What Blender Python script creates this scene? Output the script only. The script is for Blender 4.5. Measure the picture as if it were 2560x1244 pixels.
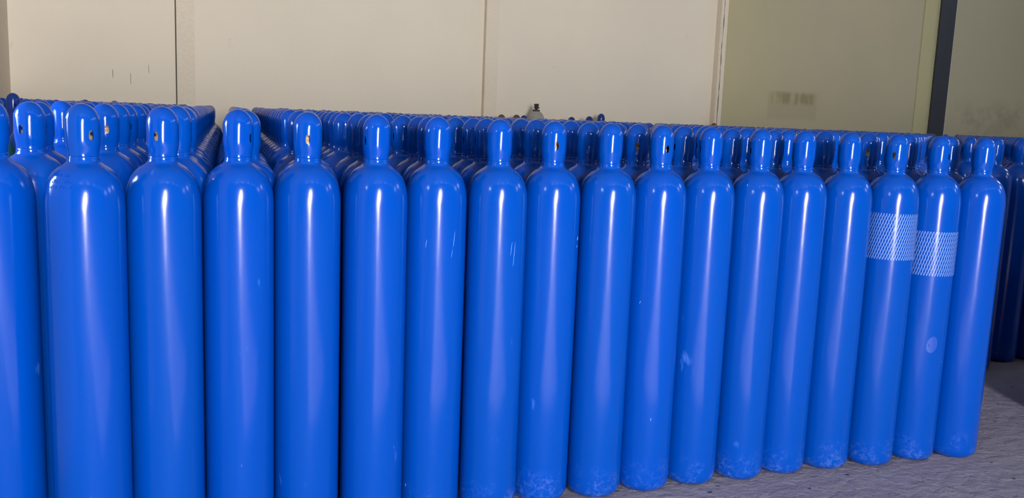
import bpy, bmesh, math, random
import numpy as np
from mathutils import Matrix, Vector

for o in list(bpy.data.objects):
    bpy.data.objects.remove(o)
SC = bpy.context.scene
COL = SC.collection
random.seed(7)
RNG = np.random.RandomState(11)

# ------------------------------------------------------------------ camera
cam_d = bpy.data.cameras.new('camera')
cam = bpy.data.objects.new('camera', cam_d)
COL.objects.link(cam)
SC.camera = cam
F_PX, PITCH, ROLL, CAM_Z = 2219.14, 0.14803388, 0.03945365, 1.4663
fw = Vector((0, math.cos(PITCH), -math.sin(PITCH)))
up0 = Vector((0, math.sin(PITCH), math.cos(PITCH)))
rt0 = Vector((1, 0, 0))
rt = rt0 * math.cos(ROLL) + up0 * math.sin(ROLL)
up = -rt0 * math.sin(ROLL) + up0 * math.cos(ROLL)
M = Matrix((rt, up, -fw)).transposed().to_4x4()
M.translation = Vector((0, 0, CAM_Z))
cam.matrix_world = M
cam_d.sensor_fit = 'HORIZONTAL'
cam_d.sensor_width = 36.0
cam_d.lens = F_PX / 2560 * 36.0
cam_d.clip_end = 200

# ------------------------------------------------------------------ view, sky, daylight
SC.view_settings.view_transform = 'Standard'
SC.view_settings.look = 'None'
SC.view_settings.gamma = 1.0
SC.view_settings.use_curve_mapping = False
SC.view_settings.exposure = 0.3
SC.cycles.max_bounces = 8
SC.cycles.diffuse_bounces = 5
SC.cycles.glossy_bounces = 4
SC.cycles.sample_clamp_indirect = 6.0

world = bpy.data.worlds.new('sky')
SC.world = world
world.use_nodes = True
world.node_tree.nodes['Background'].inputs[0].default_value = (0.62, 0.76, 1.0, 1)
world.node_tree.nodes['Background'].inputs[1].default_value = 1.0

ANG = math.atan2(0.3867, 0.9222)           # the building's own axes: a along the rows, b towards the back wall
CA, SA = math.cos(ANG), math.sin(ANG)
def ab(a, b, z=0.0):
    return Vector((a * CA - b * SA, a * SA + b * CA, z))

def opening_light(name, a, b, z, sx, sz, face, power, color):
    """daylight entering through one opening of the shell; face = direction (a, b) into the hall"""
    d = bpy.data.lights.new(name, 'AREA')
    d.shape = 'RECTANGLE'; d.size = sx; d.size_y = sz; d.energy = power; d.color = color
    o = bpy.data.objects.new(name, d)
    COL.objects.link(o)
    o.location = ab(a, b, z)
    v = ab(face[0], face[1])
    o.rotation_euler = v.to_track_quat('-Z', 'Z').to_euler()
    return o

BACK_B, FRONT_B, LEFT_A, RIGHT_A, CEIL = 10.4, -6.7, -7.5, 13.8, 7.5
DOOR = (0.38, 0.95, 4.7)                    # centre a, half width, height
opening_light('daylight_through_door', DOOR[0], FRONT_B, DOOR[2] / 2, DOOR[1] * 2, DOOR[2], (0, 1), 1800, (1.0, 0.97, 0.95))
SIDE_WIN = [(-3.6, 0.3, 5.3, 6.0)]        # left wall: centre b, half width, z0, z1
PART_A, HATCH = -1.22, (3.45, 0.21, 1.2, 2.1)     # partition left of the rows and the opening in it: centre b, half width, z0, z1
opening_light('daylight_through_hatch', PART_A, 3.45, 1.65, 0.42, 0.9, (1, 0), 42, (0.62, 0.84, 1.0))
sun_d = bpy.data.lights.new('sun', 'SUN'); sun_d.energy = 30.0; sun_d.angle = 0.009; sun_d.color = (1.0, 0.95, 0.88)
sun = bpy.data.objects.new('sun', sun_d); COL.objects.link(sun)
SUN_DIR = Vector((-2.35, 8.25, -8.58 * math.tan(math.radians(28.4))))      # shines through the door and stops on the floor short of the rows
sun.rotation_euler = SUN_DIR.to_track_quat('-Z', 'Y').to_euler()
opening_light('daylight_through_high_window', LEFT_A, -3.6, 5.65, 0.6, 0.7, (1, 0.3), 150, (0.75, 0.9, 1.0))
RIGHT_WIN = [(-3.0, 0.7, 4.6, 6.2), (1.2, 0.7, 4.6, 6.2), (5.4, 0.7, 4.6, 6.2)]
for i, (b, hw, z0, z1) in enumerate(RIGHT_WIN):
    opening_light('daylight_through_right_window', RIGHT_A, b, (z0 + z1) / 2, hw * 2, z1 - z0, (-1, 0), 60, (0.85, 0.93, 1.0))

# ------------------------------------------------------------------ materials
def mat(name):
    m = bpy.data.materials.new(name)
    m.use_nodes = True
    nt = m.node_tree
    b = nt.nodes['Principled BSDF']
    return m, nt, b
def N(nt, t, **kw):
    n = nt.nodes.new(t)
    for k, v in kw.items():
        if k.startswith('_'):
            n.inputs[k[1:]].default_value = v
        else:
            setattr(n, k, v)
    return n
def L(nt, a, b): nt.links.new(a, b)
def math_n(nt, op, a, b=None, clamp=False):
    n = nt.nodes.new('ShaderNodeMath'); n.operation = op; n.use_clamp = clamp
    for i, v in enumerate((a, b)):
        if v is None: continue
        if isinstance(v, (int, float)): n.inputs[i].default_value = v
        else: nt.links.new(v, n.inputs[i])
    return n.outputs[0]
def mix_n(nt, fac, a, b):
    n = nt.nodes.new('ShaderNodeMix'); n.data_type = 'RGBA'
    for s, v in ((n.inputs[0], fac), (n.inputs[6], a), (n.inputs[7], b)):
        if isinstance(v, (tuple, list)): s.default_value = (*v, 1)[:4]
        elif isinstance(v, (int, float)): s.default_value = v
        else: nt.links.new(v, s)
    return n.outputs[2]
def ramp(nt, fac, p0, p1, c0=0.0, c1=1.0):
    n = nt.nodes.new('ShaderNodeMapRange')
    n.inputs[1].default_value = p0; n.inputs[2].default_value = p1
    n.inputs[3].default_value = c0; n.inputs[4].default_value = c1
    nt.links.new(fac, n.inputs[0])
    return n.outputs[0]

def paint(name, base, rough, scuffs):
    m, nt, b = mat(name)
    info = N(nt, 'ShaderNodeObjectInfo')
    tc = N(nt, 'ShaderNodeTexCoord')
    off = N(nt, 'ShaderNodeVectorMath', operation='ADD')
    L(nt, tc.outputs['Object'], off.inputs[0])
    sc = N(nt, 'ShaderNodeCombineXYZ')
    r40 = math_n(nt, 'MULTIPLY', info.outputs['Random'], 37.0)
    L(nt, r40, sc.inputs[0]); L(nt, r40, sc.inputs[1])
    L(nt, sc.outputs[0], off.inputs[1])
    hs = N(nt, 'ShaderNodeHueSaturation')
    hs.inputs['Color'].default_value = (*base, 1)
    L(nt, ramp(nt, info.outputs['Random'], 0, 1, 0.499, 0.501), hs.inputs['Hue'])
    L(nt, ramp(nt, info.outputs['Random'], 0, 1, 0.96, 1.03), hs.inputs['Value'])
    col = hs.outputs[0]
    if scuffs:
        sep = N(nt, 'ShaderNodeSeparateXYZ'); L(nt, tc.outputs['Object'], sep.inputs[0])
        n1 = N(nt, 'ShaderNodeTexNoise', _Scale=9.0, _Detail=6.0, _Roughness=0.7); L(nt, off.outputs[0], n1.inputs['Vector'])
        n2 = N(nt, 'ShaderNodeTexNoise', _Scale=55.0, _Detail=4.0, _Roughness=0.75); L(nt, off.outputs[0], n2.inputs['Vector'])
        low = ramp(nt, sep.outputs[2], 0.0, 0.15, 1.0, 0.0)
        a = ramp(nt, n1.outputs[0], 0.46, 0.68)
        c = ramp(nt, n2.outputs[0], 0.45, 0.66)
        dust = math_n(nt, 'MULTIPLY', math_n(nt, 'MULTIPLY', a, low), c)
        col = mix_n(nt, math_n(nt, 'MULTIPLY', dust, 0.4, True), col, (0.24, 0.36, 0.62))
        # faint rubbed patches and chips in the paint higher up
        mp = N(nt, 'ShaderNodeMapping'); mp.inputs['Scale'].default_value = (14, 14, 5)
        L(nt, off.outputs[0], mp.inputs[0])
        n3 = N(nt, 'ShaderNodeTexNoise', _Scale=1.0, _Detail=3.0, _Roughness=0.6); L(nt, mp.outputs[0], n3.inputs['Vector'])
        col = mix_n(nt, ramp(nt, n3.outputs[0], 0.70, 0.80, 0.0, 0.30), col, (0.12, 0.32, 0.85))
        mp2 = N(nt, 'ShaderNodeMapping'); mp2.inputs['Scale'].default_value = (60, 60, 16); mp2.inputs['Rotation'].default_value = (0.25, 0.2, 0)
        L(nt, off.outputs[0], mp2.inputs[0])
        n4 = N(nt, 'ShaderNodeTexNoise', _Scale=1.0, _Detail=1.0); L(nt, mp2.outputs[0], n4.inputs['Vector'])
        col = mix_n(nt, ramp(nt, n4.outputs[0], 0.835, 0.86, 0.0, 0.7), col, (0.35, 0.55, 0.9))
        nb = N(nt, 'ShaderNodeTexNoise', _Scale=5.0, _Detail=2.0); L(nt, off.outputs[0], nb.inputs['Vector'])
        bp = N(nt, 'ShaderNodeBump', _Strength=0.12, _Distance=0.01); L(nt, nb.outputs[0], bp.inputs['Height'])
        L(nt, bp.outputs[0], b.inputs['Normal'])
    L(nt, col, b.inputs['Base Color'])
    b.inputs['Roughness'].default_value = rough
    b.inputs['IOR'].default_value = 1.5
    b.inputs['Specular IOR Level'].default_value = 0.28
    return m

BLUE = (0.0, 0.050, 0.345)
M_BODY = paint('blue_body_paint', BLUE, 0.16, True)
M_CAP = paint('blue_cap_paint', BLUE, 0.12, False)
M_NAVY = paint('navy_cap_paint', (0.01, 0.035, 0.22), 0.15, False)
M_GREY = paint('grey_cylinder_paint', (0.30, 0.29, 0.27), 0.4, False)
M_GREEN = paint('green_cylinder_paint', (0.01, 0.09, 0.07), 0.35, False)
M_TAN = paint('tan_cap_paint', (0.42, 0.30, 0.11), 0.4, False)
def plain(name, c, rough, metal=0.0):
    m, nt, b = mat(name)
    n = N(nt, 'ShaderNodeTexNoise', _Scale=60.0, _Detail=3.0)
    tc = N(nt, 'ShaderNodeTexCoord'); L(nt, tc.outputs['Object'], n.inputs['Vector'])
    k = tuple(x * 0.75 for x in c)
    L(nt, mix_n(nt, n.outputs[0], c, k), b.inputs['Base Color'])
    b.inputs['Roughness'].default_value = rough; b.inputs['Metallic'].default_value = metal
    return m
M_VALVE = plain('bronze_valve', (0.55, 0.36, 0.24), 0.45, 0.3)
M_DARKVALVE = plain('blackened_valve', (0.05, 0.035, 0.03), 0.5, 0.3)
M_NET = plain('pale_plastic_net', (0.24, 0.39, 0.78), 0.4)
M_POST = plain('slate_grey_steel_paint', (0.033, 0.04, 0.058), 0.5)
M_WHITE = plain('white_edge_strip', (0.6, 0.6, 0.58), 0.6)

def wall_material():
    m, nt, b = mat('painted_wall')
    tc = N(nt, 'ShaderNodeTexCoord'); P = tc.outputs['Object']
    sep = N(nt, 'ShaderNodeSeparateXYZ'); L(nt, P, sep.inputs[0])
    a, z = sep.outputs[0], sep.outputs[2]
    n1 = N(nt, 'ShaderNodeTexNoise', _Scale=0.55, _Detail=5.0, _Roughness=0.6); L(nt, P, n1.inputs['Vector'])
    cream = mix_n(nt, ramp(nt, n1.outputs[0], 0.35, 0.65), (0.72, 0.655, 0.54), (0.68, 0.62, 0.515))
    khaki = mix_n(nt, ramp(nt, n1.outputs[0], 0.35, 0.65), (0.425, 0.38, 0.26), (0.385, 0.355, 0.255))
    # yellower close to the joint, greener further along
    khaki = mix_n(nt, ramp(nt, a, 7.3, 9.0, 0.6, 0.0), khaki, (0.48, 0.42, 0.235))
    khaki = mix_n(nt, ramp(nt, a, 9.5, 12.0, 0.0, 0.7), khaki, (0.34, 0.33, 0.25))
    col = mix_n(nt, math_n(nt, 'GREATER_THAN', a, 7.345), cream, khaki)
    # old patch of dripping stain
    def box(lo, hi, v, s=0.04):
        return math_n(nt, 'MULTIPLY', ramp(nt, v, lo - s, lo + s), ramp(nt, v, hi - s, hi + s, 1.0, 0.0))
    mp = N(nt, 'ShaderNodeMapping'); mp.inputs['Scale'].default_value = (9, 1, 2.0); L(nt, P, mp.inputs[0])
    n2 = N(nt, 'ShaderNodeTexNoise', _Scale=1.0, _Detail=4.0); L(nt, mp.outputs[0], n2.inputs['Vector'])
    st = math_n(nt, 'MULTIPLY', box(8.28, 9.0, a), box(1.80, 1.95, z, 0.03))
    st = math_n(nt, 'MULTIPLY', st, ramp(nt, n2.outputs[0], 0.36, 0.52))
    rim = math_n(nt, 'MULTIPLY', box(8.20, 9.07, a, 0.02), box(1.58, 1.955, z, 0.03))
    col = mix_n(nt, math_n(nt, 'MULTIPLY', rim, 0.25), col, (0.27, 0.25, 0.14))
    col = mix_n(nt, math_n(nt, 'MULTIPLY', st, 0.75), col, (0.22, 0.205, 0.09))
    n3 = N(nt, 'ShaderNodeTexNoise', _Scale=3.5, _Detail=5.0, _Roughness=0.65); L(nt, P, n3.inputs['Vector'])
    sm = math_n(nt, 'MULTIPLY', box(11.9, 13.6, a, 0.3), box(1.5, 1.95, z, 0.15))
    col = mix_n(nt, math_n(nt, 'MULTIPLY', math_n(nt, 'MULTIPLY', sm, ramp(nt, n3.outputs[0], 0.45, 0.6)), 0.3), col, (0.14, 0.14, 0.09))
    sp = ramp(nt, n3.outputs[0], 0.70, 0.78, 0.0, 0.25)
    col = mix_n(nt, sp, col, (0.22, 0.2, 0.13))
    # hairline marks left of the first joint
    for ca, z0, z1, w in ((-0.27, 1.71, 1.79, .0035), (-0.097, 1.65, 1.76, .003), (0.082, 1.77, 1.86, .0025)):
        d = math_n(nt, 'ABSOLUTE', math_n(nt, 'SUBTRACT', a, ca))
        mk = math_n(nt, 'MULTIPLY', math_n(nt, 'LESS_THAN', d, w), box(z0, z1, z, 0.01))
        col = mix_n(nt, math_n(nt, 'MULTIPLY', mk, 0.75), col, (0.1, 0.09, 0.07))
    L(nt, col, b.inputs['Base Color'])
    b.inputs['Roughness'].default_value = 0.85
    n5 = N(nt, 'ShaderNodeTexNoise', _Scale=40.0, _Detail=4.0); L(nt, P, n5.inputs['Vector'])
    bp = N(nt, 'ShaderNodeBump', _Strength=0.15, _Distance=0.01); L(nt, n5.outputs[0], bp.inputs['Height'])
    L(nt, bp.outputs[0], b.inputs['Normal'])
    return m
M_WALL = wall_material()
M_CREAM = plain('cream_joint_paint', (0.76, 0.68, 0.55), 0.85)
M_KHAKI = plain('khaki_joint_paint', (0.47, 0.45, 0.27), 0.85)
M_GROOVE = plain('dark_joint_gap', (0.10, 0.09, 0.07), 0.95)

def floor_material():
    m, nt, b = mat('rough_concrete')
    tc = N(nt, 'ShaderNodeTexCoord'); P = tc.outputs['Object']
    n1 = N(nt, 'ShaderNodeTexNoise', _Scale=1.6, _Detail=8.0, _Roughness=0.65); L(nt, P, n1.inputs['Vector'])
    n2 = N(nt, 'ShaderNodeTexNoise', _Scale=38.0, _Detail=6.0, _Roughness=0.7); L(nt, P, n2.inputs['Vector'])
    n3 = N(nt, 'ShaderNodeTexNoise', _Scale=16.0, _Detail=3.0, _Roughness=0.55); L(nt, P, n3.inputs['Vector'])
    v = N(nt, 'ShaderNodeTexVoronoi', _Scale=13.0); L(nt, P, v.inputs['Vector'])
    col = mix_n(nt, ramp(nt, n1.outputs[0], 0.3, 0.7), (0.205, 0.188, 0.25), (0.27, 0.25, 0.32))
    col = mix_n(nt, ramp(nt, n2.outputs[0], 0.35, 0.7, 0.0, 0.35), col, (0.15, 0.14, 0.16))
    pit = ramp(nt, v.outputs['Distance'], 0.05, 0.16, 1.0, 0.0)
    pit = math_n(nt, 'MULTIPLY', pit, ramp(nt, n3.outputs[0], 0.5, 0.56))
    col = mix_n(nt, math_n(nt, 'MULTIPLY', pit, 0.75), col, (0.07, 0.065, 0.08))
    L(nt, col, b.inputs['Base Color'])
    b.inputs['Roughness'].default_value = 0.8
    h = math_n(nt, 'ADD', math_n(nt, 'MULTIPLY', n2.outputs[0], 0.35), math_n(nt, 'MULTIPLY', n3.outputs[0], 0.8))
    h = math_n(nt, 'SUBTRACT', h, math_n(nt, 'MULTIPLY', pit, 0.8))
    bp = N(nt, 'ShaderNodeBump', _Strength=1.0, _Distance=0.03); L(nt, h, bp.inputs['Height'])
    L(nt, bp.outputs[0], b.inputs['Normal'])
    return m
M_FLOOR = floor_material()
M_OUT = plain('outdoor_concrete', (0.5, 0.48, 0.45), 0.9)
M_CEIL = plain('ceiling_sheet', (0.30, 0.30, 0.29), 0.7)
M_PINK = plain('pinkish_partition_paint', (0.88, 0.76, 0.62), 0.85)
M_SHELL = plain('dark_side_wall_paint', (0.30, 0.28, 0.23), 0.85)  # wall tone set dark so that less light bounces onto the rows

# ------------------------------------------------------------------ mesh helpers
def link(name, me, m, parent=None, smooth=False):
    if m and not me.materials: me.materials.append(m)
    if smooth:
        for p in me.polygons: p.use_smooth = True
    o = bpy.data.objects.new(name, me)
    COL.objects.link(o)
    if parent: o.parent = parent
    return o
def boxes(name, bs, m, smooth=False, parent=None, building=True, kind=None, bevel=0):
    bm = bmesh.new()
    for (x0, x1, y0, y1, z0, z1) in bs:
        vs = [bm.verts.new((x, y, z)) for x in (x0, x1) for y in (y0, y1) for z in (z0, z1)]
        for f in ((0, 1, 3, 2), (4, 6, 7, 5), (0, 4, 5, 1), (2, 3, 7, 6), (0, 2, 6, 4), (1, 5, 7, 3)):
            bm.faces.new([vs[i] for i in f])
    bmesh.ops.recalc_face_normals(bm, faces=bm.faces)
    if bevel:
        bmesh.ops.bevel(bm, geom=bm.edges[:], offset=bevel, segments=2, affect='EDGES')
    me = bpy.data.meshes.new(name); bm.to_mesh(me); bm.free()
    o = link(name, me, m, parent)
    if building: o.rotation_euler = (0, 0, ANG)
    if kind: o['kind'] = kind
    return o
def lathe(prof, seg=64, close_top=False, close_bot=False, bm=None):
    own = bm is None
    bm = bm or bmesh.new()
    rings = []
    for r, z in prof:
        if r < 1e-6:
            rings.append([bm.verts.new((0, 0, z))])
        else:
            rings.append([bm.verts.new((r * math.cos(2 * math.pi * i / seg), r * math.sin(2 * math.pi * i / seg), z)) for i in range(seg)])
    for A, B in zip(rings, rings[1:]):
        for i in range(seg):
            j = (i + 1) % seg
            if len(A) == 1 and len(B) == 1: continue
            if len(A) == 1: bm.faces.new((A[0], B[j], B[i]))
            elif len(B) == 1: bm.faces.new((A[i], A[j], B[0]))
            else: bm.faces.new((A[i], A[j], B[j], B[i]))
    return bm
def to_mesh(name, bm, smooth=True, m=None):
    bmesh.ops.recalc_face_normals(bm, faces=bm.faces)
    me = bpy.data.meshes.new(name); bm.to_mesh(me); bm.free()
    if smooth:
        for p in me.polygons: p.use_smooth = True
    if m: me.materials.append(m)
    return me
def thing(name, label, cat, loc, rotz=0.0, group=None, tilt=None):
    o = bpy.data.objects.new(name, None)
    o.empty_display_size = 0.1
    COL.objects.link(o)
    o.location = loc
    o.rotation_euler = (tilt[0] if tilt else 0, tilt[1] if tilt else 0, rotz)
    o['label'] = label; o['category'] = cat
    if group: o['group'] = group
    return o

# ------------------------------------------------------------------ the hall
T = 0.25
boxes('floor', [(LEFT_A - T, RIGHT_A + T, FRONT_B - T, BACK_B + T, -0.2, 0.0)], M_FLOOR, kind='structure')
boxes('ground', [(-40, 50, -60, FRONT_B - T, -0.25, -0.02)], M_OUT, kind='structure')
boxes('ceiling', [(LEFT_A - T, RIGHT_A + T, FRONT_B - T, BACK_B + T, CEIL, CEIL + 0.2)], M_CEIL, kind='structure')
boxes('wall_back', [(LEFT_A - T, RIGHT_A + T, BACK_B, BACK_B + T, 0.0, CEIL)], M_WALL, kind='structure')
a0, hw, hh = DOOR
boxes('wall_front', [(LEFT_A - T, a0 - hw, FRONT_B - T, FRONT_B, 0, CEIL), (a0 + hw, RIGHT_A + T, FRONT_B - T, FRONT_B, 0, CEIL),
                     (a0 - hw, a0 + hw, FRONT_B - T, FRONT_B, hh, CEIL)], M_SHELL, kind='structure')
def wall_with_windows(name, x0, x1, wins):
    bs = []; y = FRONT_B
    for (b, w, z0, z1) in sorted(wins):
        bs += [(x0, x1, y, b - w, 0, CEIL), (x0, x1, b - w, b + w, 0, z0), (x0, x1, b - w, b + w, z1, CEIL)]
        y = b + w
    bs.append((x0, x1, y, BACK_B, 0, CEIL))
    boxes(name, bs, M_SHELL, kind='structure')
wall_with_windows('wall_far_left', LEFT_A - T, LEFT_A, SIDE_WIN)
hb, hwid, hz0, hz1 = HATCH
boxes('wall_left', [(PART_A - 0.12, PART_A, 1.4, hb - hwid, 0, CEIL), (PART_A - 0.12, PART_A, hb - hwid, hb + hwid, 0, hz0),
                    (PART_A - 0.12, PART_A, hb - hwid, hb + hwid, hz1, CEIL), (PART_A - 0.12, PART_A, hb + hwid, BACK_B, 0, CEIL)], M_PINK, kind='structure')
wall_with_windows('wall_right', RIGHT_A, RIGHT_A + T, RIGHT_WIN)
# joints and flat pilasters on the back wall
B = BACK_B
boxes('trim_1', [(0.363, 0.548, B - 0.022, B, 0, CEIL)], M_CREAM, kind='structure', bevel=0.003)
boxes('trim_2', [(0.350, 0.363, B - 0.004, B, 0, CEIL)], M_GROOVE, kind='structure')
boxes('trim_3', [(3.875, 4.043, B - 0.085, B, 0, CEIL)], M_CREAM, kind='structure', bevel=0.004)
boxes('trim_4', [(7.235, 7.345, B - 0.11, B, 0, CEIL)], M_CREAM, kind='structure', bevel=0.006)
# the crack running down that pilaster: a thin wandering gap between plaster lips
bm = bmesh.new()
pv = None
zz = 0.0
cr = random.Random(3)
off = 0.0
while zz < CEIL:
    off = max(-0.010, min(0.010, off + cr.uniform(-0.005, 0.005)))
    w = cr.uniform(0.002, 0.0065)
    x = 7.268 + off
    v = [bm.verts.new((x - w, B - 0.1115, zz)), bm.verts.new((x + w, B - 0.1115, zz))]
    if pv: bm.faces.new((pv[0], pv[1], v[1], v[0]))
    pv = v; zz += 0.07
o = link('trim_5', to_mesh('trim_5', bm, False, M_GROOVE), None); o.rotation_euler = (0, 0, ANG); o['kind'] = 'structure'
boxes('trim_6', [(10.95, 11.60, B - 0.02, B, 0, CEIL)], M_KHAKI, kind='structure', bevel=0.003)
# steel column standing against the wall (flanges and web)
st = thing('steel_column', 'dark slate-grey steel column standing against the khaki wall at the right', 'column', ab(11.375, B - 0.045, 0), ANG)
boxes('flange', [(-0.155, 0.155, -0.030, -0.018, 0, CEIL)], M_POST, parent=st, building=False, bevel=0.002)
boxes('web', [(-0.006, 0.006, -0.018, 0.044, 0, CEIL)], M_POST, parent=st, building=False)
boxes('base_plate', [(-0.19, 0.19, -0.09, 0.044, 0, 0.02)], M_POST, parent=st, building=False)
s = boxes('edge_strip', [(0.158, 0.164, -0.030, -0.020, 0, CEIL)], M_WHITE, parent=st, building=False)
s['label'] = 'thin white strip along the column edge'
# high-bay lamps hanging under the ceiling
def em(name, c, s):
    m, nt, b = mat(name)
    b.inputs['Emission Color'].default_value = (*c, 1); b.inputs['Emission Strength'].default_value = s
    return m
M_LAMP = em('lamp_glow', (0.9, 0.95, 1.0), 12)
M_ALU = plain('lamp_aluminium', (0.6, 0.6, 0.6), 0.4, 0.8)
for i in range(6):
    la = -1.0 + i * 2.6
    lm = thing('high_bay_lamp', 'round high-bay lamp hanging behind the viewer, %s of six from the left wall' % ('first', 'second', 'third', 'fourth', 'fifth', 'sixth')[i], 'lamp', ab(la, -3.2, 6.2), group='high-bay lamps')
    link('lamp_shade', to_mesh('lamp_shade', lathe([(0.03, 0.42), (0.07, 0.40), (0.08, 0.25), (0.26, 0.0), (0.265, 0.0), (0.09, 0.27), (0.08, 0.41), (0.03, 0.43)], 32), True, M_ALU), None, lm)
    link('diffuser', to_mesh('diffuser', lathe([(0, 0.01), (0.2, 0.01), (0.24, 0.03)], 32), True, M_LAMP), None, lm)
    link('cord', to_mesh('cord', lathe([(0.006, 0.42), (0.006, CEIL - 6.2)], 8), True, M_POST), None, lm)

# ------------------------------------------------------------------ gas cylinder parts (base of the cylinder at z = 0)
R = 0.1095
def body_profile():
    p = [(0, 0.0), (0.068, 0.0)]
    for i in range(1, 9):
        t = i / 8 * math.pi / 2
        p.append((0.068 + (R - 0.068) * math.sin(t), 0.042 * (1 - math.cos(t))))
    for z in (0.1, 0.3, 0.5, 0.7, 0.9, 1.05, 1.13, 1.155): p.append((R, z))
    p += [(0.1092, 1.168), (0.1083, 1.181), (0.1066, 1.195), (0.1040, 1.209), (0.1002, 1.223), (0.0950, 1.237), (0.0885, 1.249),
          (0.0805, 1.260), (0.0715, 1.269), (0.0625, 1.2755), (0.0550, 1.280), (0.0495, 1.284), (0.0465, 1.287)]
    return p
BODY = to_mesh('body', lathe(body_profile()), True, M_BODY)
RING = to_mesh('neck_ring', lathe([(0.0460, 1.2835), (0.0478, 1.2845), (0.0462, 1.2870), (0.0443, 1.2905), (0.0430, 1.2950), (0.0423, 1.3000), (0.0421, 1.3045), (0.0410, 1.3056), (0.0360, 1.3056)]), True, M_CAP)
def cap_outer():
    p = [(0.0420, 1.306), (0.0418, 1.3095), (0.0419, 1.313), (0.0424, 1.318), (0.0434, 1.324), (0.0447, 1.331), (0.0458, 1.338), (0.0465, 1.345), (0.0468, 1.353), (0.0468, 1.400)]
    for i in range(1, 11):
        t = i / 10 * math.pi / 2
        p.append((0.0468 * math.cos(t), 1.400 + 0.0555 * math.sin(t)))
    p[-1] = (0, p[-1][1])
    return p
def make_cap(seg, hole):
    out = cap_outer()
    inn = [(max(0, r - 0.0035) if r > 0 else 0, z - (0.0035 if z > 1.41 else 0)) for r, z in out]
    prof = out + inn[::-1]
    bm = lathe(prof, seg)
    bot = [(out[0], inn[0])]
    # rim joining outer and inner wall
    lo = sorted([v for v in bm.verts if abs(v.co.z - 1.306) < 1e-5], key=lambda v: (round(math.hypot(v.co.x, v.co.y), 5), math.atan2(v.co.y, v.co.x)))
    A, Bv = lo[:seg], lo[seg:]
    for i in range(seg):
        bm.faces.new((A[i], A[(i + 1) % seg], Bv[(i + 1) % seg], Bv[i]))
    me = to_mesh('cap', bm, True, M_CAP)
    if not hole: return me
    # rounded slot cut through both sides of the cap
    bm = bmesh.new()
    pts = []
    w, h, zc = 0.0072, 0.0145, 1.366
    for k in range(16):
        t = 2 * math.pi * k / 16
        cx, cz = math.cos(t), math.sin(t)
        pts.append((w * (abs(cx) ** 0.7) * (1 if cx > 0 else -1), zc + h * (abs(cz) ** 0.7) * (1 if cz > 0 else -1)))
    f1 = [bm.verts.new((x, -0.08, z)) for x, z in pts]
    f2 = [bm.verts.new((x, 0.08, z)) for x, z in pts]
    bm.faces.new(f1); bm.faces.new(f2[::-1])
    for i in range(16):
        j = (i + 1) % 16
        bm.faces.new((f1[i], f2[i], f2[j], f1[j]))
    cut = link('cutter', to_mesh('cutter', bm, False), None)
    o = link('cap', me, None)
    md = o.modifiers.new('slot', 'BOOLEAN'); md.object = cut; md.operation = 'DIFFERENCE'; md.solver = 'EXACT'
    dg = bpy.context.evaluated_depsgraph_get()
    res = bpy.data.meshes.new_from_object(o.evaluated_get(dg))
    bpy.data.objects.remove(o); bpy.data.objects.remove(cut)
    res.name = 'cap'
    bm = bmesh.new(); bm.from_mesh(res)
    for e in bm.edges:
        if len(e.link_faces) == 2 and e.calc_face_angle(0) > 0.6: e.smooth = False
    for f in bm.faces: f.smooth = True
    bm.to_mesh(res); bm.free()
    if not res.materials: res.materials.append(M_CAP)
    return res
CAP = make_cap(64, True)
def valve_mesh(m):
    bm = lathe([(0, 1.298), (0.014, 1.298), (0.014, 1.330), (0.022, 1.334), (0.027, 1.340), (0.027, 1.362), (0.020, 1.366), (0.020, 1.372), (0.028, 1.376), (0.028, 1.392), (0.020, 1.396), (0.006, 1.398), (0, 1.398)], 24)
    # side outlet
    seg = 16
    r1 = [bm.verts.new((0.010, 0.009 * math.cos(2 * math.pi * i / seg), 1.345 + 0.009 * math.sin(2 * math.pi * i / seg))) for i in range(seg)]
    r2 = [bm.verts.new((0.036, v.co.y, v.co.z)) for v in r1]
    for i in range(seg): bm.faces.new((r1[i], r1[(i + 1) % seg], r2[(i + 1) % seg], r2[i]))
    bm.faces.new(r2)
    return to_mesh('valve', bm, True, m)
VALVE = valve_mesh(M_VALVE)
DVALVE = valve_mesh(M_DARKVALVE)

PROTO = None
def new_cylinder(loc, rotz, label, group, tilt=None, zs=1.0, valve=True):
    """first call builds the thing with its parts, later calls copy them"""
    global PROTO
    if PROTO is None:
        t = thing('gas_cylinder', label, 'gas cylinder', loc, rotz, group, tilt)
        link('body', BODY, None, t); link('neck_ring', RING, None, t)
        link('cap', CAP, None, t)
        link('valve', VALVE, None, t)['label'] = 'bronze valve seen through the slot of the cap'
        PROTO = t
    else:
        t = PROTO.copy(); COL.objects.link(t)
        for ch in PROTO_PARTS:
            if ch.name.startswith('valve') and not valve: continue
            c = ch.copy(); COL.objects.link(c); c.parent = t
        t.location = loc; t['label'] = label
        if group: t['group'] = group
        t.rotation_euler = (tilt[0] if tilt else 0, tilt[1] if tilt else 0, rotz)
    t.scale = (1, 1, zs)
    return t

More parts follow.
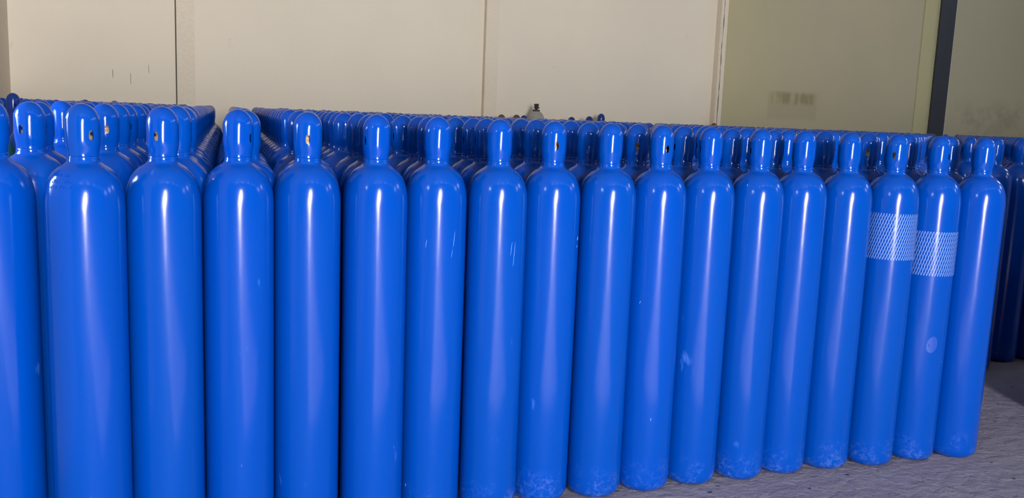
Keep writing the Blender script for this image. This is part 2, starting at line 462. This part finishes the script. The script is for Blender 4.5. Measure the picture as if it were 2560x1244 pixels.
# ------------------------------------------------------------------ where the cylinders stand
FRONT = {1: (-1.530, 2.600), 2: (-1.253, 2.5797), 3: (-1.0773, 2.7203), 4: (-0.8829, 2.8356), 5: (-0.6885, 2.9515), 6: (-0.4751, 3.0404),
         7: (-0.2768, 3.1501), 8: (-0.0607, 3.2221), 9: (0.1403, 3.3247), 10: (0.3575, 3.3874), 11: (0.564, 3.4647), 12: (0.7722, 3.5493),
         13: (0.9898, 3.6216), 14: (1.1931, 3.7052), 15: (1.4082, 3.7751), 16: (1.6325, 3.8371), 17: (1.8564, 3.9239), 18: (2.0776, 3.9743)}
E2 = (-0.30695, 0.95173)
STEP = 0.2225
NOM = dict(FRONT)
for k in range(1, -8, -1): NOM[k] = (FRONT[2][0] - (2 - k) * 0.2085, FRONT[2][1] - (2 - k) * 0.089)
for k in range(19, 48): NOM[k] = (FRONT[18][0] + (k - 18) * 0.2105, FRONT[18][1] + (k - 18) * 0.0865)
# spots that stand empty, and small sideways shifts (metres along the row)
SKIP = {(1, 1), (1, 4), (2, 1), (2, 2), (2, 5), (5, 3), (5, 4), (6, 3), (7, 4), (8, 4), (4, 2), (13, 3), (16, 3)}
SHIFT = {(2, 3): 0.0, (2, 4): 0.0, (3, 2): 0.02, (3, 3): 0.03, (4, 1): 0.018, (7, 1): 0.021, (7, 2): 0.023, (8, 1): 0.025, (8, 2): 0.024,
         (9, 2): 0.02, (10, 2): 0.02, (15, 1): 0.07, (17, 1): 0.045, (2, 6): 0.03, (3, -1): 0.03, (4, -1): 0.03, (4, 1): 0.05, (5, -1): 0.008}
START = {1: 2, 0: 9, -1: 13, -2: 19, -3: 24, -4: 15, -5: 18, -6: 21, -7: 24, 19: 3, 20: 4, 21: 5, 22: 6, 23: 8}
B_END = 9.35
cells = {}
for k, (x0, y0) in NOM.items():
    r = 0
    if k in FRONT: cells[(k, 0)] = [*FRONT[k]]
    while True:
        r += 1
        x, y = x0 + E2[0] * STEP * r, y0 + E2[1] * STEP * r
        if -x * SA + y * CA > B_END: break
        if k > 23:
            if y < 5.95 + 0.42 * (x - 3.3): continue
        if r < START.get(k, 1) or (k, r) in SKIP: continue
        if x * CA + y * SA < -1.10: continue
        uu = 1280 + 2219 * x / y
        if uu < -350 or uu > 2950: continue
        s = SHIFT.get((k, r), SHIFT.get((k, -1), 0.0))
        s += RNG.uniform(-0.003, 0.003); q = RNG.uniform(-0.003, 0.003)
        cells[(k, r)] = [x + CA * s + E2[0] * q, y + SA * s + E2[1] * q]
FIXED = {(2, 3): (-1.4536, 3.1507), (1, 2): (-1.5744, 2.8904), (2, 6): (-1.585, 3.62)}
for c, v in FIXED.items(): cells[c] = list(v)
EXTRA = {('x', 1): (2.945, 5.50), ('x', 2): (3.25, 5.755), ('x', 3): (3.50, 5.80), ('x', 4): (3.40, 6.06)}
cells.update({k: list(v) for k, v in EXTRA.items()})
# odd cylinders of other kinds near the back wall: kind, a, b, height factor, label
ODD = [('grey', 4.45, 10.02, 1.09, 'grey gas cylinder without a cap, its dark valve sticking up against the wall'),
       ('navy', 5.363, 10.05, 1.062, 'navy capped gas cylinder poking highest above the far rows near the wall centre'),
       ('navy', 5.13, 9.92, 1.035, 'navy capped gas cylinder just left of the tallest navy one by the wall'),
       ('navy', 4.90, 9.95, 1.024, 'low navy cap at the wall, between the grey cylinder and the tallest navy one'),
       ('white', 3.985, 9.99, 1.02, 'pale cylinder with rusty top in the last row, leftmost beside the grey cylinder'),
       ('navy', 4.21, 9.83, 1.020, 'navy cap squeezed between two pale tops left of the grey cylinder'),
       ('white', 4.215, 10.07, 1.023, 'pale cylinder with rusty top immediately left of the grey cylinder'),
       ('valve', 5.78, 10.02, 0.955, 'uncapped cylinder with an open dark valve, right of the tallest navy cap'),
       ('valve', 6.00, 10.02, 0.958, 'second uncapped cylinder with an open valve, nearer the cracked pilaster'),
       ('rust', 7.05, 10.02, 1.020, 'cylinder with rusty brown cap at the foot of the cracked pilaster'),
       ('navy', -0.879, 7.60, 1.027, 'navy capped gas cylinder standing tallest at the far left before the wall'),
       ('valve', -0.82, 8.20, 0.955, 'uncapped cylinder with dark valve at far left, left one of the pair'),
       ('valve', -0.59, 8.30, 0.962, 'uncapped cylinder with dark valve at far left, right one of the pair'),
       ('tan', -0.735, 5.40, 0.988, 'dark green gas cylinder with a tan cap, glimpsed behind the leftmost cylinder'),
       ('navy', -1.00, 6.9, 0.995, 'navy capped cylinder at the very left edge, behind the leftmost front cylinder'),
       ('navy', -0.50, 9.60, 1.008, 'navy cap at the back of the left block, left one of two'),
       ('navy', -0.24, 9.62, 1.008, 'navy cap at the back of the left block, right one of two')]
oddpos = [ab(a, b) for _, a, b, _, _ in ODD]
keys = [c for c in cells if all((cells[c][0] - q.x) ** 2 + (cells[c][1] - q.y) ** 2 > 0.232 ** 2 for q in oddpos)]
P = np.array([cells[c] for c in keys] + [[q.x, q.y] for q in oddpos])
fixed = np.array([(c[1] == 0 and c[0] != 'x') for c in keys] + [True] * len(oddpos))
pin = np.array([c in FIXED or c[0] == 'x' or c == (16, 1) for c in keys] + [True] * len(oddpos))
MIN = 0.2196
for it in range(160):                                   # let touching neighbours settle apart
    D = P[:, None] - P[None]
    d = np.sqrt((D ** 2).sum(-1)); np.fill_diagonal(d, 9)
    i, j = np.where((d < MIN))
    if len(i) == 0: break
    mv = np.zeros_like(P)
    for a_, b_ in zip(i, j):
        if fixed[a_]: continue
        w = 1.0 if fixed[b_] else 0.5
        mv[a_] += D[a_, b_] / d[a_, b_] * (MIN + 0.0004 - d[a_, b_]) * w
    P += mv * 0.8
D = P[:, None] - P[None]; d = np.sqrt((D ** 2).sum(-1)); np.fill_diagonal(d, 9)
print('closest pair', d.min(), 'count', len(keys))
POS = {c: (float(P[n][0]), float(P[n][1])) for n, c in enumerate(keys)}

# slot azimuth of the cap (degrees, measured from straight towards the viewer, positive to the right)
AZ = {(1, 0): 150 - 60, (2, 0): 28, (3, 0): -24, (4, 0): 56, (5, 0): 0, (6, 0): -58, (7, 0): 72, (8, 0): 95, (9, 0): 15, (10, 0): 92, (11, 0): 30,
      (12, 0): -62, (13, 0): -58, (14, 0): 90, (15, 0): 88, (16, 0): -10, (17, 0): 62, (18, 0): 93, (1, 2): -35, (2, 3): 7, (8, 1): -65,
      (9, 1): 60, (11, 1): 5, (12, 1): -52, (13, 1): -60, (16, 1): 0, ('x', 1): 0, ('x', 2): 90, (20, 5): -30, (2, 4): 90, (6, 1): 90, (5, 1): 90}
ORD = ['', 'first', 'second', 'third', 'fourth', 'fifth', 'sixth', 'seventh', 'eighth', 'ninth', 'tenth', 'eleventh', 'twelfth', 'thirteenth',
       'fourteenth', 'fifteenth', 'sixteenth', 'seventeenth', 'eighteenth', 'nineteenth', 'twentieth', 'twenty-first', 'twenty-second',
       'twenty-third', 'twenty-fourth', 'twenty-fifth', 'twenty-sixth', 'twenty-seventh', 'twenty-eighth', 'twenty-ninth', 'thirtieth',
       'thirty-first', 'thirty-second', 'thirty-third', 'thirty-fourth', 'thirty-fifth']
FRONT_LABEL = {
 1: 'blue gas cylinder cut off by the left picture edge, leftmost in the front row',
 2: 'blue front-row cylinder, widest in view, stamped marks and bright glint on its left shoulder',
 3: 'blue front-row cylinder, third from the left, slot left of its cap highlight',
 4: 'blue front-row cylinder, fourth from the left, cap slot at its right edge',
 5: 'blue front-row cylinder whose cap slot faces forward and shows pale bronze valve',
 6: 'blue front-row cylinder, sixth from left, cap slot at the left edge',
 7: 'blue front-row cylinder, seventh from the left, scratched on the right of its body',
 8: 'blue front-row cylinder, eighth from the left, plain cap without visible slot',
 9: 'blue front-row cylinder, ninth from left, slot cutting its cap highlight, chipped right edge',
 10: 'blue front-row cylinder, tenth from left, plain cap, first whose foot shows on the floor',
 11: 'blue front-row cylinder, eighth from the right end, slot right of its cap highlight',
 12: 'blue front-row cylinder, seventh from the right end, slot at left edge of cap',
 13: 'blue front-row cylinder, sixth from the right end, slot at left edge of cap',
 14: 'blue front-row cylinder, fifth from the right end, plain cap without slot',
 15: 'blue front-row cylinder, immediately left of the one with the upper white net',
 16: 'blue front-row cylinder wrapped in the higher pale net sleeve, slot facing forward',
 17: 'blue front-row cylinder wrapped in the lower pale net sleeve, second from the right end',
 18: 'blue gas cylinder at the right end of the front row, clear floor beside it'}
def label_for(c):
    k, r = c
    if k == 'x':
        return {1: 'blue gas cylinder showing just behind the right-end front cylinder, slot facing forward',
                2: 'blue gas cylinder further back at right, its foot on the floor beyond the row end',
                4: 'dim blue capped cylinder behind the two that stand on the floor at far right',
                3: 'blue gas cylinder cut by the right picture edge, standing on the floor behind'}[r]
    if r == 0: return FRONT_LABEL[k]
    row = '%s row back' % ORD[r + 1]
    if 1 <= k <= 18:
        return 'blue capped cylinder, %s, in line behind the %s front cylinder from the left' % (row, ORD[k])
    if k > 18:
        return 'blue capped cylinder, %s, %s line past the right end of front row' % (row, ORD[k - 18])
    return 'blue capped cylinder, %s, %s line left of the leftmost front cylinder' % (row, ORD[1 - k])

fwv, rtv, upv = np.array(fw), np.array(rt), np.array(up)
def to_px(x, y, z):
    q = np.array([x, y, z - CAM_Z]); zc = q @ fwv
    return 1280 + F_PX * (q @ rtv) / zc, 622 - F_PX * (q @ upv) / zc, zc
# the 300 that show largest in the picture; the others form the mass below
KEEP = {(k, r) for k, rs in {-4: (24, 25, 28,), -1: (13, 14, 17,), 0: (9, 10, 13, 14, 15, 16,), 1: (0, 2, 3, 5, 6, 7, 8, 9, 10, 11, 12, 14, 16, 17, 18, 19, 24,), 2: (0, 3, 4, 6, 7, 8, 9, 10, 11, 12, 13, 15, 16, 18,), 3: (0, 1, 2, 3, 4, 5, 6, 7, 8, 9, 10, 11, 12, 13, 14, 15, 16, 17, 18, 19, 20, 21, 22, 23, 24, 25, 26, 28,), 4: (0, 1, 3, 4, 5, 6, 7, 8, 9, 10, 11, 14, 15, 19,), 5: (0, 1, 2, 5, 6, 7, 8, 9, 10, 11, 12, 13, 14, 15, 16, 17, 18, 19, 20, 21, 22, 24, 27,), 6: (0, 1, 2, 4, 5, 6, 7, 8, 9, 10, 12, 16,), 7: (0, 1, 2, 3, 5, 6, 7, 8, 9, 10, 12, 14,), 8: (0, 1, 2, 3, 6, 7, 8, 9, 10,), 9: (0, 1, 2, 3, 5, 6, 7, 8, 10, 11, 13, 14, 16, 18, 20,), 10: (0, 1, 2, 3, 4, 5, 6, 7, 8, 9, 12, 13, 14, 16,), 11: (0, 1, 2, 3, 4, 5, 6, 12,), 12: (0, 1, 2, 3, 4, 5, 6, 8, 9, 10, 12,), 13: (0, 1, 2, 4, 5, 6, 7, 8, 9, 10,), 14: (0, 1, 2, 3, 4, 5, 6,), 15: (0, 1, 2, 3, 4, 6, 7, 9, 10, 11, 13,), 16: (0, 1, 2, 4, 5, 6, 11, 12, 13, 23,), 17: (0, 1, 2, 3, 4, 5, 6, 7, 13,), 18: (0, 1, 2, 3, 4, 6, 9, 10, 15,), 19: (3, 4, 5, 7, 9, 10, 12, 15,), 20: (4, 5, 6, 7, 8, 9, 15, 16, 17,), 21: (5, 8, 10,), 22: (6, 8, 14,), 23: (9, 11,), 24: (7, 8, 11,), 25: (7, 9, 12,), 26: (7, 8,), 27: (7, 9, 11,), 28: (8, 10, 12,), 29: (9, 11,), 30: (10,), 31: (11, 13, 15,), 32: (12, 16,), 33: (14,), 34: (16,), 35: (16,), 36: (18,)}.items() for r in rs} | {('x', i) for i in (1, 2, 3, 4)}
def in_frame(c):
    x, y = POS[c]; u, v, zc = to_px(x, y, 1.40)
    hwp = 0.06 * F_PX / zc
    return -hwp < u < 2560 + hwp
cand = [c for c in POS if in_frame(c)]
cand.sort(key=lambda c: POS[c][1] + 0.15 * abs(POS[c][0]))
near = KEEP if KEEP is not None else set(cand[:300])
order = sorted(near, key=lambda c: (c[1] if c[0] != 'x' else 99, c[0] if c[0] != 'x' else 99))
order.sort(key=lambda c: c != (2, 0))
GROUP = 'blue capped gas cylinders standing in tight rows'
CYL = {}
for c in order:
    if c not in POS: continue
    x, y = POS[c]
    az = AZ.get(c)
    if az is None: az = random.Random(hash(c) if c[0] != 'x' else c[1]).choice([80, 90, 100, 110, 70, 85, 95, -60, 50, 90, 20])
    base = math.atan2(x, -y)                        # rotation that turns the slot (-Y face) to the viewer
    rz = -math.atan2(x, y) + math.radians(az)
    zs = 1.0 if c[1] == 0 else 1.0 + random.Random(c[1] * 53 + (c[0] if c[0] != 'x' else 7)).uniform(-0.0025, 0.0025)
    tilt = None
    t = new_cylinder((x, y, 0), rz, label_for(c), GROUP, tilt, zs, valve=(c[1] <= 3 or c[0] == 'x'))
    if PROTO is t: PROTO_PARTS = list(t.children)
    CYL[c] = t
# ------------------------------------------------------------------ everything further back than can be told apart, plus an added shading stack: one mass
rest = [c for c in POS if c not in near]
bm = bmesh.new()
lowp = [(0.085, 0.0), (R, 0.035), (R, 1.155), (0.1066, 1.195), (0.095, 1.237), (0.0715, 1.269), (0.0495, 1.284), (0.0455, 1.29), (0.0430, 1.312), (0.0466, 1.341),
        (0.0468, 1.400), (0.0432, 1.4213), (0.0331, 1.4393), (0.0179, 1.4513), (0, 1.4555)]
# unseen stack added just right of the picture; it keeps the door light off the feet of the right-hand cylinders
SHADE_STACK = [(3.02 + 0.2105 * i + E2[0] * STEP * j, 4.40 + 0.0865 * i + E2[1] * STEP * j) for i in range(6) for j in range(2)]
for n, (x, y) in enumerate([POS[c] for c in rest] + SHADE_STACK):
    k0 = len(bm.verts)
    lathe(lowp, 20, bm=bm)
    bm.verts.ensure_lookup_table()
    zs = 1.0 + random.Random(n).uniform(-0.003, 0.003)
    for v in bm.verts[k0:]:
        v.co = Vector((v.co.x + x, v.co.y + y, v.co.z * zs))
o = link('gas_cylinder_mass', to_mesh('gas_cylinder_mass', bm, True, M_CAP), None)
o['kind'] = 'stuff'; o['label'] = 'dense mass of blue capped gas cylinders filling the far rows, plus an unseen stack added at right for shade'; o['category'] = 'gas cylinders'

# ------------------------------------------------------------------ net sleeves on two front cylinders
def net_sleeve(z0, z1, n, tw):
    bm = bmesh.new()
    r0 = R + 0.0009
    steps = 22
    for fam, (sg, rr, w) in enumerate(((1, r0, 0.0023), (-1, r0 + 0.0006, 0.0008))):
        for i in range(n):
            th0 = 2 * math.pi * i / n
            prev = None
            for s_ in range(steps + 1):
                f = s_ / steps
                th = th0 + sg * tw * f
                z = z0 + (z1 - z0) * f
                dw = w / rr / 2 * 1.05
                wob = 0.15 * math.sin(2 * math.pi * f * 5 + (0 if fam else math.pi)) * dw * 2
                A = bm.verts.new((rr * math.cos(th - dw + wob), rr * math.sin(th - dw + wob), z))
                Bq = bm.verts.new((rr * math.cos(th + dw + wob), rr * math.sin(th + dw + wob), z))
                if prev: bm.faces.new((prev[0], prev[1], Bq, A))
                prev = (A, Bq)
    me = to_mesh('net_sleeve', bm, True, M_NET)
    return me
for k, z0, z1, lab in ((16, 0.926, 1.123, 'pale open-mesh net sleeve around the cylinder'), (17, 0.850, 1.044, 'pale open-mesh net sleeve around the cylinder')):
    o = link('net_sleeve', net_sleeve(z0, z1, 62, 0.62 if k == 16 else 0.5), None, CYL[(k, 0)])
    o['label'] = lab
# stamped marks on the left shoulder of the second cylinder
bm = bmesh.new()
cr = random.Random(5)
for row, z in enumerate((1.252, 1.236, 1.221)):
    rr = {0: 0.0868, 1: 0.0954, 2: 0.1008}[row]
    for i in range(9):
        if cr.random() < 0.25: continue
        th = math.radians(-90 - 62 + i * 5.2)
        for st_ in range(2):
            t2 = th + math.radians(cr.uniform(-1.2, 1.2))
            z2 = z + cr.uniform(-0.003, 0.003)
            m4 = Matrix.Translation((rr * math.cos(t2), rr * math.sin(t2), z2)) @ Matrix.Rotation(t2, 4, 'Z') @ Matrix.Rotation(-0.9, 4, 'Y') @ Matrix.Rotation(cr.uniform(-0.5, 0.5), 4, 'X') @ Matrix.Diagonal((0.0016, 0.0012, 0.0065, 1))
            bmesh.ops.create_cube(bm, size=1.0, matrix=m4)
o = link('stamped_marks', to_mesh('stamped_marks', bm, False, M_BODY), None, CYL[(2, 0)])
o.rotation_euler = (0, 0, -CYL[(2, 0)].rotation_euler[2] - math.atan2(POS[(2, 0)][0], POS[(2, 0)][1]) + 0.0)
# scratches, chips and a rubbed patch in the paint of single front cylinders
M_CHIP = plain('bare_primer', (0.28, 0.45, 0.80), 0.5)
M_RUB = plain('rubbed_blue_paint', (0.006, 0.062, 0.40), 0.45)
def paint_marks(name, k, marks, m, label):
    bm = bmesh.new()
    x, y = POS[(k, 0)]
    th0 = math.atan2(-y, -x) - CYL[(k, 0)].rotation_euler[2]
    for az, z, w, h, slant in marks:
        c = bm.verts.new(((R + 0.0007) * math.cos(th0 + math.radians(az)), (R + 0.0007) * math.sin(th0 + math.radians(az)), z))
        ring = []
        for i in range(14):
            t = 2 * math.pi * i / 14
            dx, dz = w / 2 * math.cos(t), h / 2 * math.sin(t)
            dx += dz * slant
            a = th0 + math.radians(az) + dx / R
            ring.append(bm.verts.new(((R + 0.0005) * math.cos(a), (R + 0.0005) * math.sin(a), z + dz)))
        for i in range(14): bm.faces.new((c, ring[i], ring[(i + 1) % 14]))
    o = link(name, to_mesh(name, bm, True, m), None, CYL[(k, 0)])
    o['label'] = label
paint_marks('paint_scratch', 7, [(37, 1.035, 0.0012, 0.055, 0.12), (33, 0.985, 0.001, 0.03, 0.12), (-16, 1.02, 0.001, 0.03, 0.1)], M_CHIP, 'pale scratches in the blue paint')
paint_marks('paint_scratch', 8, [(38, 0.98, 0.0012, 0.09, 0.08), (31, 1.0, 0.001, 0.05, 0.1)], M_CHIP, 'pale scratches in the blue paint')
paint_marks('paint_chip', 9, [(72, 1.026, 0.009, 0.014, 0.5), (70, 0.997, 0.005, 0.012, 0.4)], M_CHIP, 'bare chips in the blue paint')
paint_marks('paint_chip', 11, [(-24, 0.775, 0.0025, 0.011, 0.4)], M_CHIP, 'bare chip in the blue paint')
paint_marks('rubbed_patch', 17, [(30, 0.545, 0.050, 0.075, 0.1)], M_RUB, 'paler rubbed patch in the blue paint')
# ------------------------------------------------------------------ other cylinders by the wall
def recol(me, m):
    me = me.copy(); me.materials.clear(); me.materials.append(m); return me
NB = {'navy': (recol(BODY, M_NAVY), recol(RING, M_NAVY), recol(CAP, M_NAVY)), 'tan': (recol(BODY, M_GREEN), recol(RING, M_GREEN), recol(CAP, M_TAN)),
      'rust': (recol(BODY, M_BODY), recol(RING, M_NAVY), recol(CAP, plain('rusty_cap', (0.14, 0.06, 0.04), 0.7)))}
M_PALE = plain('pale_dented_paint', (0.7, 0.68, 0.66), 0.35)
M_RUST = plain('rusty_top', (0.12, 0.07, 0.05), 0.7)
def wheel_mesh():
    bm = lathe([(0.022, 1.398), (0.026, 1.400), (0.026, 1.408), (0.022, 1.410), (0, 1.411)], 20)
    for i in range(3):
        a = i * 2.094
        bmesh.ops.create_cube(bm, size=1.0, matrix=Matrix.Translation((0.026 * math.cos(a), 0.026 * math.sin(a), 1.404)) @ Matrix.Rotation(a, 4, 'Z') @ Matrix.Diagonal((0.008, 0.008, 0.009, 1)))
    return to_mesh('hand_wheel', bm, True, M_DARKVALVE)
WHEEL = wheel_mesh()
GB, PB = recol(BODY, M_GREY), recol(BODY, M_PALE)
GR, PR = recol(RING, M_DARKVALVE), recol(RING, M_RUST)
RC = recol(CAP, M_RUST)
for n, (kind, a, b, zs, lab) in enumerate(ODD):
    p = ab(a, b)
    t = thing('gas_cylinder', lab, 'gas cylinder', p, 0.7 * n)
    t.scale = (1, 1, zs)
    if kind in NB:
        for nm, me in zip(('body', 'neck_ring', 'cap'), NB[kind]): link(nm, me, None, t)
    elif kind == 'white':
        link('body', PB, None, t); link('neck_ring', PR, None, t); link('cap', recol(CAP, M_PALE), None, t)
        link('rusty_top', to_mesh('rusty_top', lathe([(0.0475, 1.392), (0.0475, 1.402), (0.0438, 1.4230), (0.0335, 1.4405), (0.018, 1.4528), (0, 1.457)], 40), True, M_RUST), None, t)
    else:
        link('body', GB if kind == 'grey' else recol(BODY, M_GREY), None, t)
        link('neck_ring', GR, None, t)
        v = link('valve', DVALVE, None, t)
        link('hand_wheel', WHEEL, None, v)
        if kind == 'grey':
            t.scale = (1, 1, 1.195)
            v.scale = (1.1, 1.1, 0.62); v.location = (0, 0, 1.287 * 0.38)
